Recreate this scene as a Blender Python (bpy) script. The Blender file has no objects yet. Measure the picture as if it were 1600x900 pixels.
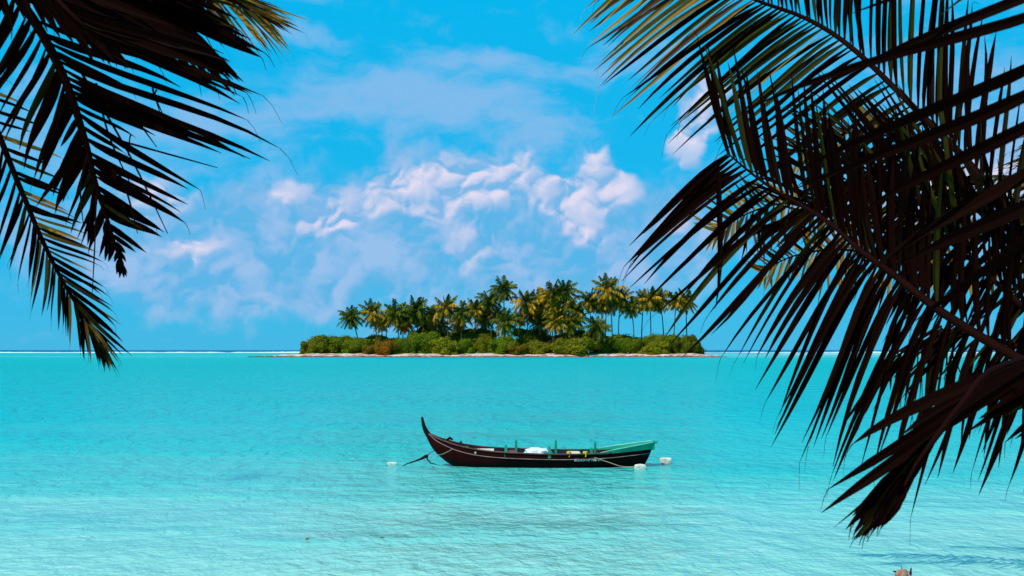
import bpy, bmesh, math, random
from mathutils import Vector, Matrix, noise as mn
R = math.radians
S = bpy.context.scene
COL = S.collection
F, H, HX, HY = 1900.0, 2.6, 800.0, 547.0        # focal length in photo pixels, eye height, principal point / horizon

def P(px, py, Y):
    return Vector(((px-HX)/F*Y, Y, H-(py-HY)/F*Y))

# ------------------------------------------------------------------ helpers
def link(o, parent=None):
    COL.objects.link(o)
    if parent: o.parent = parent
    return o
def mesh_obj(name, verts, faces, mats, parent=None, midx=None, smooth=False, loc=None):
    me = bpy.data.meshes.new(name)
    me.from_pydata([tuple(v) for v in verts], [], faces)
    for m in (mats if isinstance(mats, (list, tuple)) else [mats]): me.materials.append(m)
    if midx:
        me.polygons.foreach_set('material_index', midx)
    if smooth:
        me.polygons.foreach_set('use_smooth', [True]*len(me.polygons))
    me.update()
    o = bpy.data.objects.new(name, me)
    if loc is not None: o.location = loc
    return link(o, parent)
def empty(name, loc=(0,0,0)):
    o = bpy.data.objects.new(name, None); o.location = loc; o.empty_display_size = .3
    return link(o)
def tag(o, label=None, cat=None, group=None, kind=None):
    if label: o['label'] = label
    if cat: o['category'] = cat
    if group: o['group'] = group
    if kind: o['kind'] = kind
    return o

class MB:
    """collects verts/faces for one mesh; coordinates are taken relative to an origin"""
    def __init__(s, org=(0,0,0)): s.v=[]; s.f=[]; s.m=[]; s.o=Vector(org)
    def add(s, vs, fs, m=0):
        b=len(s.v); s.v += [Vector(v)-s.o for v in vs]; s.f += [tuple(i+b for i in f) for f in fs]; s.m += [m]*len(fs)
    def tube(s, pts, rads, n=6, m=0, caps=True):
        pts=[Vector(p) for p in pts]; vs=[]; fs=[]
        up=Vector((0.13,0.21,1)).normalized(); prev=None
        for i,p in enumerate(pts):
            t=(pts[min(i+1,len(pts)-1)]-pts[max(i-1,0)])
            if t.length<1e-9: t=Vector((0,0,1))
            t.normalize()
            if prev is None:
                a=t.cross(up)
                if a.length<.05: a=t.cross(Vector((1,0,0)))
            else: a=prev-t*prev.dot(t)
            a.normalize(); prev=a; b=t.cross(a)
            r=rads[i] if isinstance(rads,(list,tuple)) else rads
            for k in range(n):
                an=2*math.pi*k/n; vs.append(p+(a*math.cos(an)+b*math.sin(an))*r)
        for i in range(len(pts)-1):
            for k in range(n):
                fs.append((i*n+k, i*n+(k+1)%n, (i+1)*n+(k+1)%n, (i+1)*n+k))
        if caps:
            fs.append(tuple(range(n))[::-1]); fs.append(tuple((len(pts)-1)*n+k for k in range(n)))
        s.add(vs,fs,m)
    def box(s, c, d, m=0, rot=None, taper=1.0):
        c=Vector(c); vs=[]
        for z in (-1,1):
            k = taper if z>0 else 1
            for x,y in ((-1,-1),(1,-1),(1,1),(-1,1)):
                v=Vector((x*d[0]/2*k,y*d[1]/2*k,z*d[2]/2))
                if rot: v=rot@v
                vs.append(c+v)
        s.add(vs,[(3,2,1,0),(4,5,6,7),(0,1,5,4),(1,2,6,5),(2,3,7,6),(3,0,4,7)],m)
    def build(s, name, mats, parent=None, smooth=False, loc=None):
        return mesh_obj(name, s.v, s.f, mats, parent, s.m, smooth, loc)

def catmull(pts, n):
    out=[]; m=len(pts)-1
    for i in range(n):
        u=i/(n-1)*m; k=min(int(u),m-1); t=u-k
        p0=pts[max(k-1,0)]; p1=pts[k]; p2=pts[k+1]; p3=pts[min(k+2,m)]
        out.append(tuple(.5*((2*b)+(-a+c)*t+(2*a-5*b+4*c-d)*t*t+(-a+3*b-3*c+d)*t**3) for a,b,c,d in zip(p0,p1,p2,p3)))
    return out

# ------------------------------------------------------------------ materials
def mat(name, col, rough=.6, spec=.3, var=.0, scale=3., col2=None, bump=0., bscale=20., metal=0., island=0., objrand=0., coord='Object', stretch=None, trans=0.):
    m=bpy.data.materials.new(name); m.use_nodes=True
    nt=m.node_tree; N=nt.nodes; L=nt.links; b=N['Principled BSDF']
    b.inputs['Roughness'].default_value=rough; b.inputs['Specular IOR Level'].default_value=spec; b.inputs['Metallic'].default_value=metal
    b.inputs['Base Color'].default_value=(*col,1)
    tc=N.new('ShaderNodeTexCoord'); vec=tc.outputs[coord]
    if stretch:
        mp=N.new('ShaderNodeMapping'); mp.inputs['Scale'].default_value=stretch; L.new(vec,mp.inputs[0]); vec=mp.outputs[0]
    if col2 or var:
        nz=N.new('ShaderNodeTexNoise'); nz.inputs['Scale'].default_value=scale; nz.inputs['Detail'].default_value=5; L.new(vec,nz.inputs['Vector'])
        fac=nz.outputs['Fac']
        def addv(sock, amp, f):
            s1=N.new('ShaderNodeMath'); s1.operation='SUBTRACT'; s1.inputs[1].default_value=.5; L.new(sock,s1.inputs[0])
            s2=N.new('ShaderNodeMath'); s2.operation='MULTIPLY_ADD'; s2.inputs[1].default_value=amp; L.new(s1.outputs[0],s2.inputs[0]); L.new(f,s2.inputs[2])
            return s2.outputs[0]
        if island:
            g=N.new('ShaderNodeNewGeometry'); fac=addv(g.outputs['Random Per Island'],island,fac)
        if objrand:
            oi=N.new('ShaderNodeObjectInfo'); fac=addv(oi.outputs['Random'],objrand,fac)
        cr=N.new('ShaderNodeValToRGB'); L.new(fac,cr.inputs[0])
        cr.color_ramp.elements[0].position=.3; cr.color_ramp.elements[1].position=.7
        c2=col2 or tuple(c*(1-var) for c in col)
        cr.color_ramp.elements[0].color=(*c2,1); cr.color_ramp.elements[1].color=(*col,1)
        L.new(cr.outputs[0],b.inputs['Base Color'])
    if bump:
        n2=N.new('ShaderNodeTexNoise'); n2.inputs['Scale'].default_value=bscale; n2.inputs['Detail'].default_value=4; L.new(vec,n2.inputs['Vector'])
        bp=N.new('ShaderNodeBump'); bp.inputs['Strength'].default_value=bump; bp.inputs['Distance'].default_value=.02
        L.new(n2.outputs['Fac'],bp.inputs['Height']); L.new(bp.outputs[0],b.inputs['Normal'])
    if trans:
        tr=N.new('ShaderNodeBsdfTranslucent'); mx=N.new('ShaderNodeMixShader'); mx.inputs[0].default_value=trans
        src=b.inputs['Base Color'].links
        if src: L.new(src[0].from_socket,tr.inputs[0])
        else: tr.inputs[0].default_value=(*col,1)
        L.new(b.outputs[0],mx.inputs[1]); L.new(tr.outputs[0],mx.inputs[2])
        L.new(mx.outputs[0],N['Material Output'].inputs[0])
    return m

M={}
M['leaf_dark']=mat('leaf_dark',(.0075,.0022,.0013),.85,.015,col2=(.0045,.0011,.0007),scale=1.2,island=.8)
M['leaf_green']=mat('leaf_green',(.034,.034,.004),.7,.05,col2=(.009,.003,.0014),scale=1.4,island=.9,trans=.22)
M['leaf_gold']=mat('leaf_gold',(.36,.19,.028),.6,.1,col2=(.06,.028,.01),scale=2,island=.9,trans=.15)  # sunlit frond gold put into the base colour; also the yellow floating leaf
M['rachis']=mat('rachis',(.013,.003,.002),.8,.03,col2=(.011,.002,.0015),scale=4)
M['bark']=mat('bark',(.11,.085,.06),.9,.1,col2=(.045,.032,.024),scale=3,bump=.6,bscale=10,stretch=(1,1,5))
M['bark_far']=mat('bark_far',(.13,.10,.07),.9,.1,col2=(.06,.04,.03),scale=1)
M['palm_green']=mat('palm_green',(.150,.150,.004),.7,.06,col2=(.022,.040,.005),scale=.5,island=.9,trans=.15)
M['palm_gold']=mat('palm_gold',(.60,.31,.012),.7,.05,col2=(.12,.08,.010),scale=.5,island=.8,trans=.1)
M['coconut']=mat('coconut',(.20,.12,.03),.5,.3)
def shrubmat(n,a,b_): M[n]=mat(n,a,.8,.03,col2=b_,scale=.35,island=1.1,trans=.08)
shrubmat('shrub_green',(0.1534,0.2063,0.0041),(0.0563,0.0990,0.0028))
shrubmat('shrub_bright',(0.1986,0.2664,0.0048),(0.0780,0.1444,0.0028))
shrubmat('shrub_olive',(0.2978,0.2320,0.0055),(0.1083,0.0990,0.0037))
shrubmat('shrub_yellow',(0.4400,0.3609,0.0069),(0.1733,0.1547,0.0037))
shrubmat('shrub_orange',(.56,.10,.006),(.24,.045,.004))
shrubmat('shrub_brown',(.34,.11,.010),(.13,.05,.006))
shrubmat('shrub_deep',(0.0903,0.0997,0.0041),(0.0390,0.0454,0.0028))
M['core']=mat('core',(.085,.090,.008),.9,.0)
M['hull']=mat('hull',(.036,.0020,.0022),.6,.06,col2=(.020,.0012,.0014),scale=2.5,bump=.15,bscale=6,stretch=(1,4,6))
M['stem']=mat('stem',(.018,.0035,.003),.6,.12,col2=(.010,.002,.002),scale=5)
M['green_paint']=mat('green_paint',(.018,.36,.20),.45,.25,col2=(.012,.25,.14),scale=4,bump=.1,bscale=20)
M['green_pale']=mat('green_pale',(.22,.66,.52),.45,.3,col2=(.12,.5,.38),scale=5)
M['inner']=mat('inner',(.012,.035,.070),.6,.2,col2=(.018,.010,.016),scale=3)
M['inner_green']=mat('inner_green',(.012,.15,.085),.6,.2)
M['gunwale']=mat('gunwale',(.20,.085,.055),.6,.2,col2=(.07,.025,.02),scale=5)
M['rail_pale']=mat('rail_pale',(.40,.26,.24),.6,.2,col2=(.18,.10,.09),scale=7)
M['plank']=mat('plank',(.85,.70,.55),.7,.2,col2=(.6,.42,.32),scale=5,stretch=(1,6,1))
M['white']=mat('white',(.88,.88,.90),.6,.3,col2=(.55,.62,.70),scale=4,bump=.5,bscale=8)
M['letter']=mat('letter',(.95,.92,.88),.8,.05)
M['rope_pale']=mat('rope_pale',(.42,.32,.20),.9,.1)
M['rope_dark']=mat('rope_dark',(.035,.012,.010),.9,.1)
M['rope_yellow']=mat('rope_yellow',(.80,.55,.05),.8,.1)
M['foam_buoy']=mat('foam_buoy',(.90,.85,.74),.9,.1,col2=(.50,.45,.33),scale=9,bump=.8,bscale=25)
M['algae']=mat('algae',(.16,.13,.04),.9,.1,col2=(.05,.05,.02),scale=14)
M['sand']=mat('sand',(.62,.52,.38),.95,.05,col2=(.48,.39,.28),scale=.8,bump=.4,bscale=30)
M['rock']=mat('rock',(.10,.045,.022),.9,.1,col2=(.030,.016,.010),scale=.8,island=.8)
M['driftwood']=mat('driftwood',(.55,.30,.22),.85,.1,col2=(.20,.09,.06),scale=14,bump=.5,bscale=30)
M['twig']=mat('twig',(.035,.018,.014),.8,.1)
M['surf']=mat('surf',(.92,.93,.95),.9,.1,col2=(.75,.85,.90),scale=.3)
# island terrain : sand above, dark coral rock near the waterline (by height + noise)
def island_mat():
    m=bpy.data.materials.new('island_ground'); m.use_nodes=True; nt=m.node_tree; N=nt.nodes; L=nt.links; b=N['Principled BSDF']
    b.inputs['Roughness'].default_value=.95; b.inputs['Specular IOR Level'].default_value=.1
    tc=N.new('ShaderNodeTexCoord'); sp=N.new('ShaderNodeSeparateXYZ'); L.new(tc.outputs['Object'],sp.inputs[0])
    nz=N.new('ShaderNodeTexNoise'); nz.inputs['Scale'].default_value=.22; nz.inputs['Detail'].default_value=7; L.new(tc.outputs['Object'],nz.inputs['Vector'])
    a=N.new('ShaderNodeMath'); a.operation='MULTIPLY_ADD'; L.new(nz.outputs['Fac'],a.inputs[0]); a.inputs[1].default_value=.9; L.new(sp.outputs['Z'],a.inputs[2])
    cr=N.new('ShaderNodeValToRGB'); L.new(a.outputs[0],cr.inputs[0]); e=cr.color_ramp.elements
    e[0].position=.55; e[0].color=(.075,.035,.016,1); e[1].position=.85; e[1].color=(.62,.45,.33,1)
    x=e.new(1.0); x.color=(.70,.56,.45,1)
    n2=N.new('ShaderNodeTexNoise'); n2.inputs['Scale'].default_value=.6; n2.inputs['Detail'].default_value=5; L.new(tc.outputs['Object'],n2.inputs['Vector'])
    c2=N.new('ShaderNodeValToRGB'); L.new(n2.outputs['Fac'],c2.inputs[0]); c2.color_ramp.elements[0].position=.42; c2.color_ramp.elements[0].color=(.45,.30,.22,1); c2.color_ramp.elements[1].position=.58; c2.color_ramp.elements[1].color=(1,1,1,1)
    mx=N.new('ShaderNodeMix'); mx.data_type='RGBA'; mx.blend_type='MULTIPLY'; mx.inputs[0].default_value=1
    L.new(cr.outputs[0],mx.inputs[6]); L.new(c2.outputs[0],mx.inputs[7]); L.new(mx.outputs[2],b.inputs['Base Color'])
    return m
M['island']=island_mat()

# ------------------------------------------------------------------ sea
def sea_mat():
    m=bpy.data.materials.new('sea_water'); m.use_nodes=True; nt=m.node_tree; N=nt.nodes; L=nt.links; b=N['Principled BSDF']
    def nd(t,**k):
        n=N.new(t)
        for a,v in k.items(): setattr(n,a,v)
        return n
    def math_(op,a,b_=None,c=None,clamp=False):
        n=nd('ShaderNodeMath',operation=op); n.use_clamp=clamp
        for i,x in enumerate((a,b_,c)):
            if x is None: continue
            if isinstance(x,(int,float)): n.inputs[i].default_value=x
            else: L.new(x,n.inputs[i])
        return n.outputs[0]
    def noise(scale,detail,sx=1,sy=1,rot=0,rough=.55,off=(0,0,0),dist=0.):
        mp=nd('ShaderNodeMapping'); mp.inputs['Scale'].default_value=(sx,sy,1); mp.inputs['Rotation'].default_value=(0,0,rot); mp.inputs['Location'].default_value=off
        L.new(tc.outputs['Object'],mp.inputs[0])
        n=nd('ShaderNodeTexNoise'); n.inputs['Scale'].default_value=scale; n.inputs['Detail'].default_value=detail; n.inputs['Roughness'].default_value=rough; n.inputs['Distortion'].default_value=dist
        L.new(mp.outputs[0],n.inputs['Vector']); return n.outputs['Fac']
    tc=nd('ShaderNodeTexCoord'); sp=nd('ShaderNodeSeparateXYZ'); L.new(tc.outputs['Object'],sp.inputs[0])
    # distance from the beach (m) -> depth of the lagoon; log scale 10 m .. 3000 m
    y=math_('MAXIMUM',sp.outputs['Y'],1.0)
    lg=math_('LOGARITHM',y,10.0)
    w1=noise(.05,4,1,2.2); w2=noise(.35,3,.6,1.6)
    lg=math_('ADD',lg,math_('MULTIPLY',math_('SUBTRACT',w1,.5),.55))
    lg=math_('ADD',lg,math_('MULTIPLY',math_('SUBTRACT',w2,.5),.10))
    fac=math_('DIVIDE',math_('SUBTRACT',lg,1.0),2.5,clamp=True)
    cr=nd('ShaderNodeValToRGB'); L.new(fac,cr.inputs[0]); e=cr.color_ramp.elements
    def pos(v): return (math.log10(v)-1)/2.5
    stops=[(12,(.33,.62,.48)),(17,(.24,.57,.46)),(22,(.11,.51,.43)),(30,(.025,.47,.41)),(48,(.0,.44,.42)),(75,(.0,.45,.43)),(120,(.0,.49,.46)),(300,(.0,.52,.49))]
    e[0].position=pos(stops[0][0]); e[0].color=(*stops[0][1],1); e[1].position=pos(stops[-1][0]); e[1].color=(*stops[-1][1],1)
    for d,c in stops[1:-1]:
        x=e.new(pos(d)); x.color=(*c,1)
    col=cr.outputs[0]
    # pale sand banks behind / right of the island
    bank=noise(.0035,3,.35,4.0,0,.5,(3,0,0))
    bk=nd('ShaderNodeMapRange'); bk.interpolation_type='SMOOTHSTEP'; L.new(bank,bk.inputs[0]); bk.inputs[1].default_value=.48; bk.inputs[2].default_value=.60
    far=nd('ShaderNodeMapRange'); far.interpolation_type='SMOOTHSTEP'; L.new(sp.outputs['Y'],far.inputs[0]); far.inputs[1].default_value=300; far.inputs[2].default_value=480
    rx=nd('ShaderNodeMapRange'); L.new(math_('DIVIDE',sp.outputs['X'],y),rx.inputs[0]); rx.inputs[1].default_value=.02; rx.inputs[2].default_value=.16; rx.inputs[3].default_value=.35; rx.inputs[4].default_value=1
    f2=math_('MULTIPLY',math_('MULTIPLY',bk.outputs[0],far.outputs[0]),rx.outputs[0])
    mx=nd('ShaderNodeMix',data_type='RGBA'); L.new(f2,mx.inputs[0]); L.new(col,mx.inputs[6]); mx.inputs[7].default_value=(.30,.60,.60,1)
    # open ocean beyond the reef
    oc=nd('ShaderNodeMapRange'); oc.interpolation_type='SMOOTHSTEP'; L.new(sp.outputs['Y'],oc.inputs[0]); oc.inputs[1].default_value=1180; oc.inputs[2].default_value=1330
    m2=nd('ShaderNodeMix',data_type='RGBA'); L.new(oc.outputs[0],m2.inputs[0]); L.new(mx.outputs[2],m2.inputs[6]); m2.inputs[7].default_value=(.0,.10,.24,1)
    # darker bluish patch left of the boat, painted caustic streaks close to the beach
    dv=nd('ShaderNodeVectorMath',operation='MULTIPLY_ADD'); L.new(tc.outputs['Object'],dv.inputs[0]); dv.inputs[1].default_value=(1/.65,1/1.1,0); dv.inputs[2].default_value=(5.45/.65,-25.0/1.1,0)
    ln=nd('ShaderNodeVectorMath',operation='LENGTH'); L.new(dv.outputs[0],ln.inputs[0])
    dn=math_('ADD',ln.outputs['Value'],math_('MULTIPLY',math_('SUBTRACT',noise(2.2,4,1,.6),.5),2.0))
    pr=nd('ShaderNodeMapRange'); pr.interpolation_type='SMOOTHSTEP'; L.new(dn,pr.inputs[0]); pr.inputs[1].default_value=1.1; pr.inputs[2].default_value=.2; pr.inputs[3].default_value=0; pr.inputs[4].default_value=.5
    m3=nd('ShaderNodeMix',data_type='RGBA'); L.new(pr.outputs[0],m3.inputs[0]); L.new(m2.outputs[2],m3.inputs[6]); m3.inputs[7].default_value=(.004,.20,.24,1)
    # pale caustic light streaks painted into the water colour of the shallows
    caustic_n=noise(1.6,5,.6,1.7,.06,.6,dist=.8)
    caustic_amt=nd('ShaderNodeMapRange'); L.new(caustic_n,caustic_amt.inputs[0]); caustic_amt.inputs[1].default_value=.52; caustic_amt.inputs[2].default_value=.72
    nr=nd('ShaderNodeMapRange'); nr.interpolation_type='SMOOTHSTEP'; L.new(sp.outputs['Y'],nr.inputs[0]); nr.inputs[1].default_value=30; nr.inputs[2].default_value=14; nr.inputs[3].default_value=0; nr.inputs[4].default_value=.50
    m4=nd('ShaderNodeMix',data_type='RGBA'); L.new(math_('MULTIPLY',caustic_amt.outputs[0],nr.outputs[0]),m4.inputs[0]); L.new(m3.outputs[2],m4.inputs[6]); m4.inputs[7].default_value=(.55,.78,.66,1)
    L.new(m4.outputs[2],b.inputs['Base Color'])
    b.inputs['IOR'].default_value=1.33; b.inputs['Specular IOR Level'].default_value=.32
    rg=nd('ShaderNodeMapRange'); L.new(lg,rg.inputs[0]); rg.inputs[1].default_value=1.3; rg.inputs[2].default_value=2.3; rg.inputs[3].default_value=.12; rg.inputs[4].default_value=.38; L.new(rg.outputs[0],b.inputs['Roughness'])
    # waves
    hN=math_('MULTIPLY',noise(8.0,3,1,.8,.05,.62),.075)
    hM=math_('MULTIPLY',noise(2.6,3,1,.7,-.08,.58,dist=.4),.25)
    hL=math_('MULTIPLY',noise(.9,4,1,.5,.10,.58),.42)
    hX=math_('MULTIPLY',noise(.12,3,.6,.9,.0,.5),.7)
    hh=math_('ADD',math_('ADD',hN,hM),math_('ADD',hL,hX))
    am=nd('ShaderNodeMapRange'); L.new(lg,am.inputs[0]); am.inputs[1].default_value=1.25; am.inputs[2].default_value=2.3; am.inputs[3].default_value=.42; am.inputs[4].default_value=2.8
    hh=math_('MULTIPLY',hh,am.outputs[0])
    bp=nd('ShaderNodeBump'); bp.inputs['Strength'].default_value=1; bp.inputs['Distance'].default_value=1.0; L.new(hh,bp.inputs['Height']); L.new(bp.outputs[0],b.inputs['Normal'])
    return m
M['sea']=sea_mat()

vs=[];fs=[]
ys=[6.5,12,20,30,45,80,150,300,600,1000,1300,2500,6000,15000,40000]
xs=[-30000,-8000,-2000,-500,-120,-30,0,30,120,500,2000,8000,30000]
for yy in ys:
    for xx in xs: vs.append((xx,yy,0))
nx=len(xs)
for j in range(len(ys)-1):
    for i in range(nx-1): fs.append((j*nx+i,j*nx+i+1,(j+1)*nx+i+1,(j+1)*nx+i))
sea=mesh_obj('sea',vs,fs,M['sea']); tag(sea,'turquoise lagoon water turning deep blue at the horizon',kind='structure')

# beach under the camera (slopes down into the water)
vs=[];fs=[]; nxb=61; nyb=61
for j in range(nyb):
    yy=-40+j*58/(nyb-1)
    for i in range(nxb):
        xx=-60+i*2
        z=1.0 if yy<2 else 1.0-(yy-2)*.13
        z+= .05*mn.noise(Vector((xx*.3,yy*.3,1)))+.12*mn.noise(Vector((xx*.07,yy*.1,4)))
        vs.append((xx,yy,z))
for j in range(nyb-1):
    for i in range(nxb-1): fs.append((j*nxb+i,j*nxb+i+1,(j+1)*nxb+i+1,(j+1)*nxb+i))
tag(mesh_obj('beach',vs,fs,M['sand'],smooth=True),'pale sand beach under the palms',kind='structure')
mesh_g=[(-30000,-3000,-2.5),(30000,-3000,-2.5),(30000,60000,-2.5),(-30000,60000,-2.5)]
tag(mesh_obj('seabed',mesh_g,[(0,1,2,3)],M['sand']),kind='structure')

# surf breaking on the reef
def surf(y0,x0,x1,hmax,seed,step=3.0):
    rnd=random.Random(seed); vs=[];fs=[];n=int((x1-x0)/step)
    for i in range(n+1):
        x=x0+i*step
        a=max(0,.55+1.1*mn.noise(Vector((x*.012,seed,0)))+.45*mn.noise(Vector((x*.06,seed,3))))
        h=hmax*(.05+a*.95)*(.8+.4*rnd.random())
        yb=y0+14*mn.noise(Vector((x*.004,seed,7)))
        w=4+7*a
        vs += [(x,yb-w*2.2,.01),(x,yb-w,.12*h+.02),(x,yb-w*.3,.7*h),(x,yb,h),(x,yb+2.5,.6*h),(x,yb+5,.01)]
    for i in range(n):
        for k in range(5): fs.append((i*6+k,(i+1)*6+k,(i+1)*6+k+1,i*6+k+1))
    return mesh_obj('surf',vs,fs,M['surf'],smooth=True)
tag(surf(1240,-900,-190,1.15,1),'white surf line breaking on the reef left of the island','surf',kind='stuff')
tag(surf(1290,-180,900,.75,5),'thin white surf line on the reef right of the island','surf',kind='stuff')
tag(surf(800,175,420,.16,9,2.),'faint pale ripple line on the sand bank right of the island','surf',kind='stuff')

# ------------------------------------------------------------------ island
YS=452.0
def X(px,Y=YS): return (px-HX)/F*Y
def island_h(x,y):
    # front shoreline y as function of x
    fy=448+2.2*mn.noise(Vector((x*.03,0,2)))+1.0*mn.noise(Vector((x*.12,0,5)))
    d=y-fy
    # ends
    xl=-97; xr=77
    core_l=min(1,max(0,(x+92)/16)); core_r=min(1,max(0,(80-x)/12))
    taper=max(0,min(1,(x-xl)/5))*max(0,min(1,(xr+4-x)/5))
    low=min(1,max(0,d/2.5))*.42*taper*(.75+.9*mn.noise(Vector((x*.22,y*.22,9))))
    back=max(0,min(1,(470+ (90*min(core_l,core_r))-y)/12))
    main=min(1,max(0,(d-1.5)/9))*min(core_l,core_r)*1.05*(1+.35*mn.noise(Vector((x*.05,y*.05,0))))
    z=(low+main)*back
    if d<0 or taper<=0 or back<=0: z=-.5
    return z-.06
vs=[];fs=[]
gx=[-104+i*.8 for i in range(236)]; gy=[444+j*.8 for j in range(40)]+[476+j*3 for j in range(34)]
for yy in gy:
    for xx in gx: vs.append((xx,yy,island_h(xx,yy)))
n=len(gx)
for j in range(len(gy)-1):
    for i in range(n-1): fs.append((j*n+i,j*n+i+1,(j+1)*n+i+1,(j+1)*n+i))
tag(mesh_obj('island',vs,fs,M['island']),'low sandy island with dark rocky shoreline',kind='structure')
# coral rubble along the waterline
rnd=random.Random(4); mb=MB()
def rockblob(mb,c,r,seed):
    rr=random.Random(seed); t=bmesh.new(); bmesh.ops.create_icosphere(t,subdivisions=1,radius=1)
    vv=[Vector(c)+Vector((v.co.x*r[0],v.co.y*r[1],v.co.z*r[2]))*(.7+.6*rr.random()) for v in t.verts]
    ff=[tuple(q.index for q in f.verts) for f in t.faces]; t.free(); mb.add(vv,ff)
for i in range(620):
    x=rnd.uniform(-97,78)
    if rnd.random()<.3: x=rnd.uniform(-97,-78)
    yy=448.2+2.2*mn.noise(Vector((x*.03,0,2)))+1.0*mn.noise(Vector((x*.12,0,5)))+rnd.uniform(0,2.5)
    s=rnd.uniform(.2,.6)
    rockblob(mb,(x,yy,.05),(s*1.8,s,s*.42),i)
tag(mb.build('shoreline_rubble',M['rock']),'dark brown coral rubble along the island waterline','rubble',kind='stuff')

# shrub prototypes --------------------------------------------------
def shrub_meshes(seed, lobes=7, leaves=3400):
    rr=random.Random(seed)
    L=[(Vector((0,0,.42)),Vector((.62,.5,.52)))]
    for i in range(lobes+9):
        a=rr.uniform(0,2*math.pi); d=rr.uniform(.35,.85)
        s=rr.uniform(.12,.34)
        L.append((Vector((math.cos(a)*d,math.sin(a)*d*.8,rr.uniform(.12,.80)-.30*d*d)),Vector((s*1.15,s,s*rr.uniform(.8,1.0)))))
    cv=[];cf=[]
    for c,s in L:
        t=bmesh.new(); bmesh.ops.create_icosphere(t,subdivisions=2,radius=1); b=len(cv)
        for v in t.verts:
            k=.86+.22*mn.noise(v.co*2.3+c*5)
            cv.append(Vector((c.x+v.co.x*s.x*k,c.y+v.co.y*s.y*k,max(.0,c.z+v.co.z*s.z*k))))
        cf+= [tuple(q.index+b for q in f.verts) for f in t.faces]; t.free()
    lv=[];lf=[];cnt=0
    tot=sum(s.x*s.x for c,s in L)
    for c,s in L:
        for i in range(int(leaves*s.x*s.x/tot)+40):
            z=rr.uniform(-.75,1); a=rr.uniform(0,2*math.pi); q=math.sqrt(1-z*z)
            nrm=Vector((q*math.cos(a),q*math.sin(a),z))
            k=.90+.24*mn.noise(nrm*3+c*7)+rr.uniform(-.10,.12)
            p=Vector((c.x+nrm.x*s.x*k,c.y+nrm.y*s.y*k,c.z+nrm.z*s.z*k))
            if p.z<.01: continue
            if any(((p-c2).x/s2.x)**2+((p-c2).y/s2.y)**2+((p-c2).z/s2.z)**2<.55 for c2,s2 in L if c2 is not c): continue
            nn=(nrm*.8+Vector((rr.gauss(0,.4),rr.gauss(0,.4),rr.gauss(.65,.4)))).normalized()
            u=nn.cross(Vector((rr.gauss(0,1),rr.gauss(0,1),rr.gauss(0,1)))).normalized(); w=nn.cross(u)
            sz=rr.uniform(.020,.046)
            b=len(lv); lv+=[p-u*sz,p-w*sz*.7+nn*sz*.3,p+u*sz,p+w*sz*.7+nn*sz*.3]; lf.append((b,b+1,b+2,b+3))
    return (cv,cf),(lv,lf)
shrub_protos=[]
for sd in range(6):
    (cv,cf),(lv,lf)=shrub_meshes(100+sd)
    mc=bpy.data.meshes.new('branches'); mc.from_pydata([tuple(v) for v in cv],[],cf); mc.materials.append(M['core'])
    ml=bpy.data.meshes.new('foliage'); ml.from_pydata([tuple(v) for v in lv],[],lf); ml.materials.append(M['shrub_green'])
    shrub_protos.append((mc,ml))
def shrub(px0,px1,pytop,pybot,Y,mname,label,proto,depth=None):
    x0,x1=X(px0,Y),X(px1,Y); zb=max(.1,H-(pybot-HY)/F*Y); zt=H-(pytop-HY)/F*Y
    w=(x1-x0)/2/.80; h=(zt-zb)/.98
    root=empty('shrub',((x0+x1)/2,Y,zb-.1)); tag(root,label,'shrub','sea shrubs along the island shore')
    mc,ml=shrub_protos[proto%6]
    for nm,me in (('branches',mc),('foliage',ml)):
        o=bpy.data.objects.new(nm,me); link(o,root); o.scale=(w,depth or max(w*.8,3.5),h)
        o.rotation_euler=(0,0,0 if proto<6 else math.pi)
        if nm=='foliage':
            o.material_slots[0].link='OBJECT'; o.material_slots[0].material=M[mname]
    return root
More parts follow.
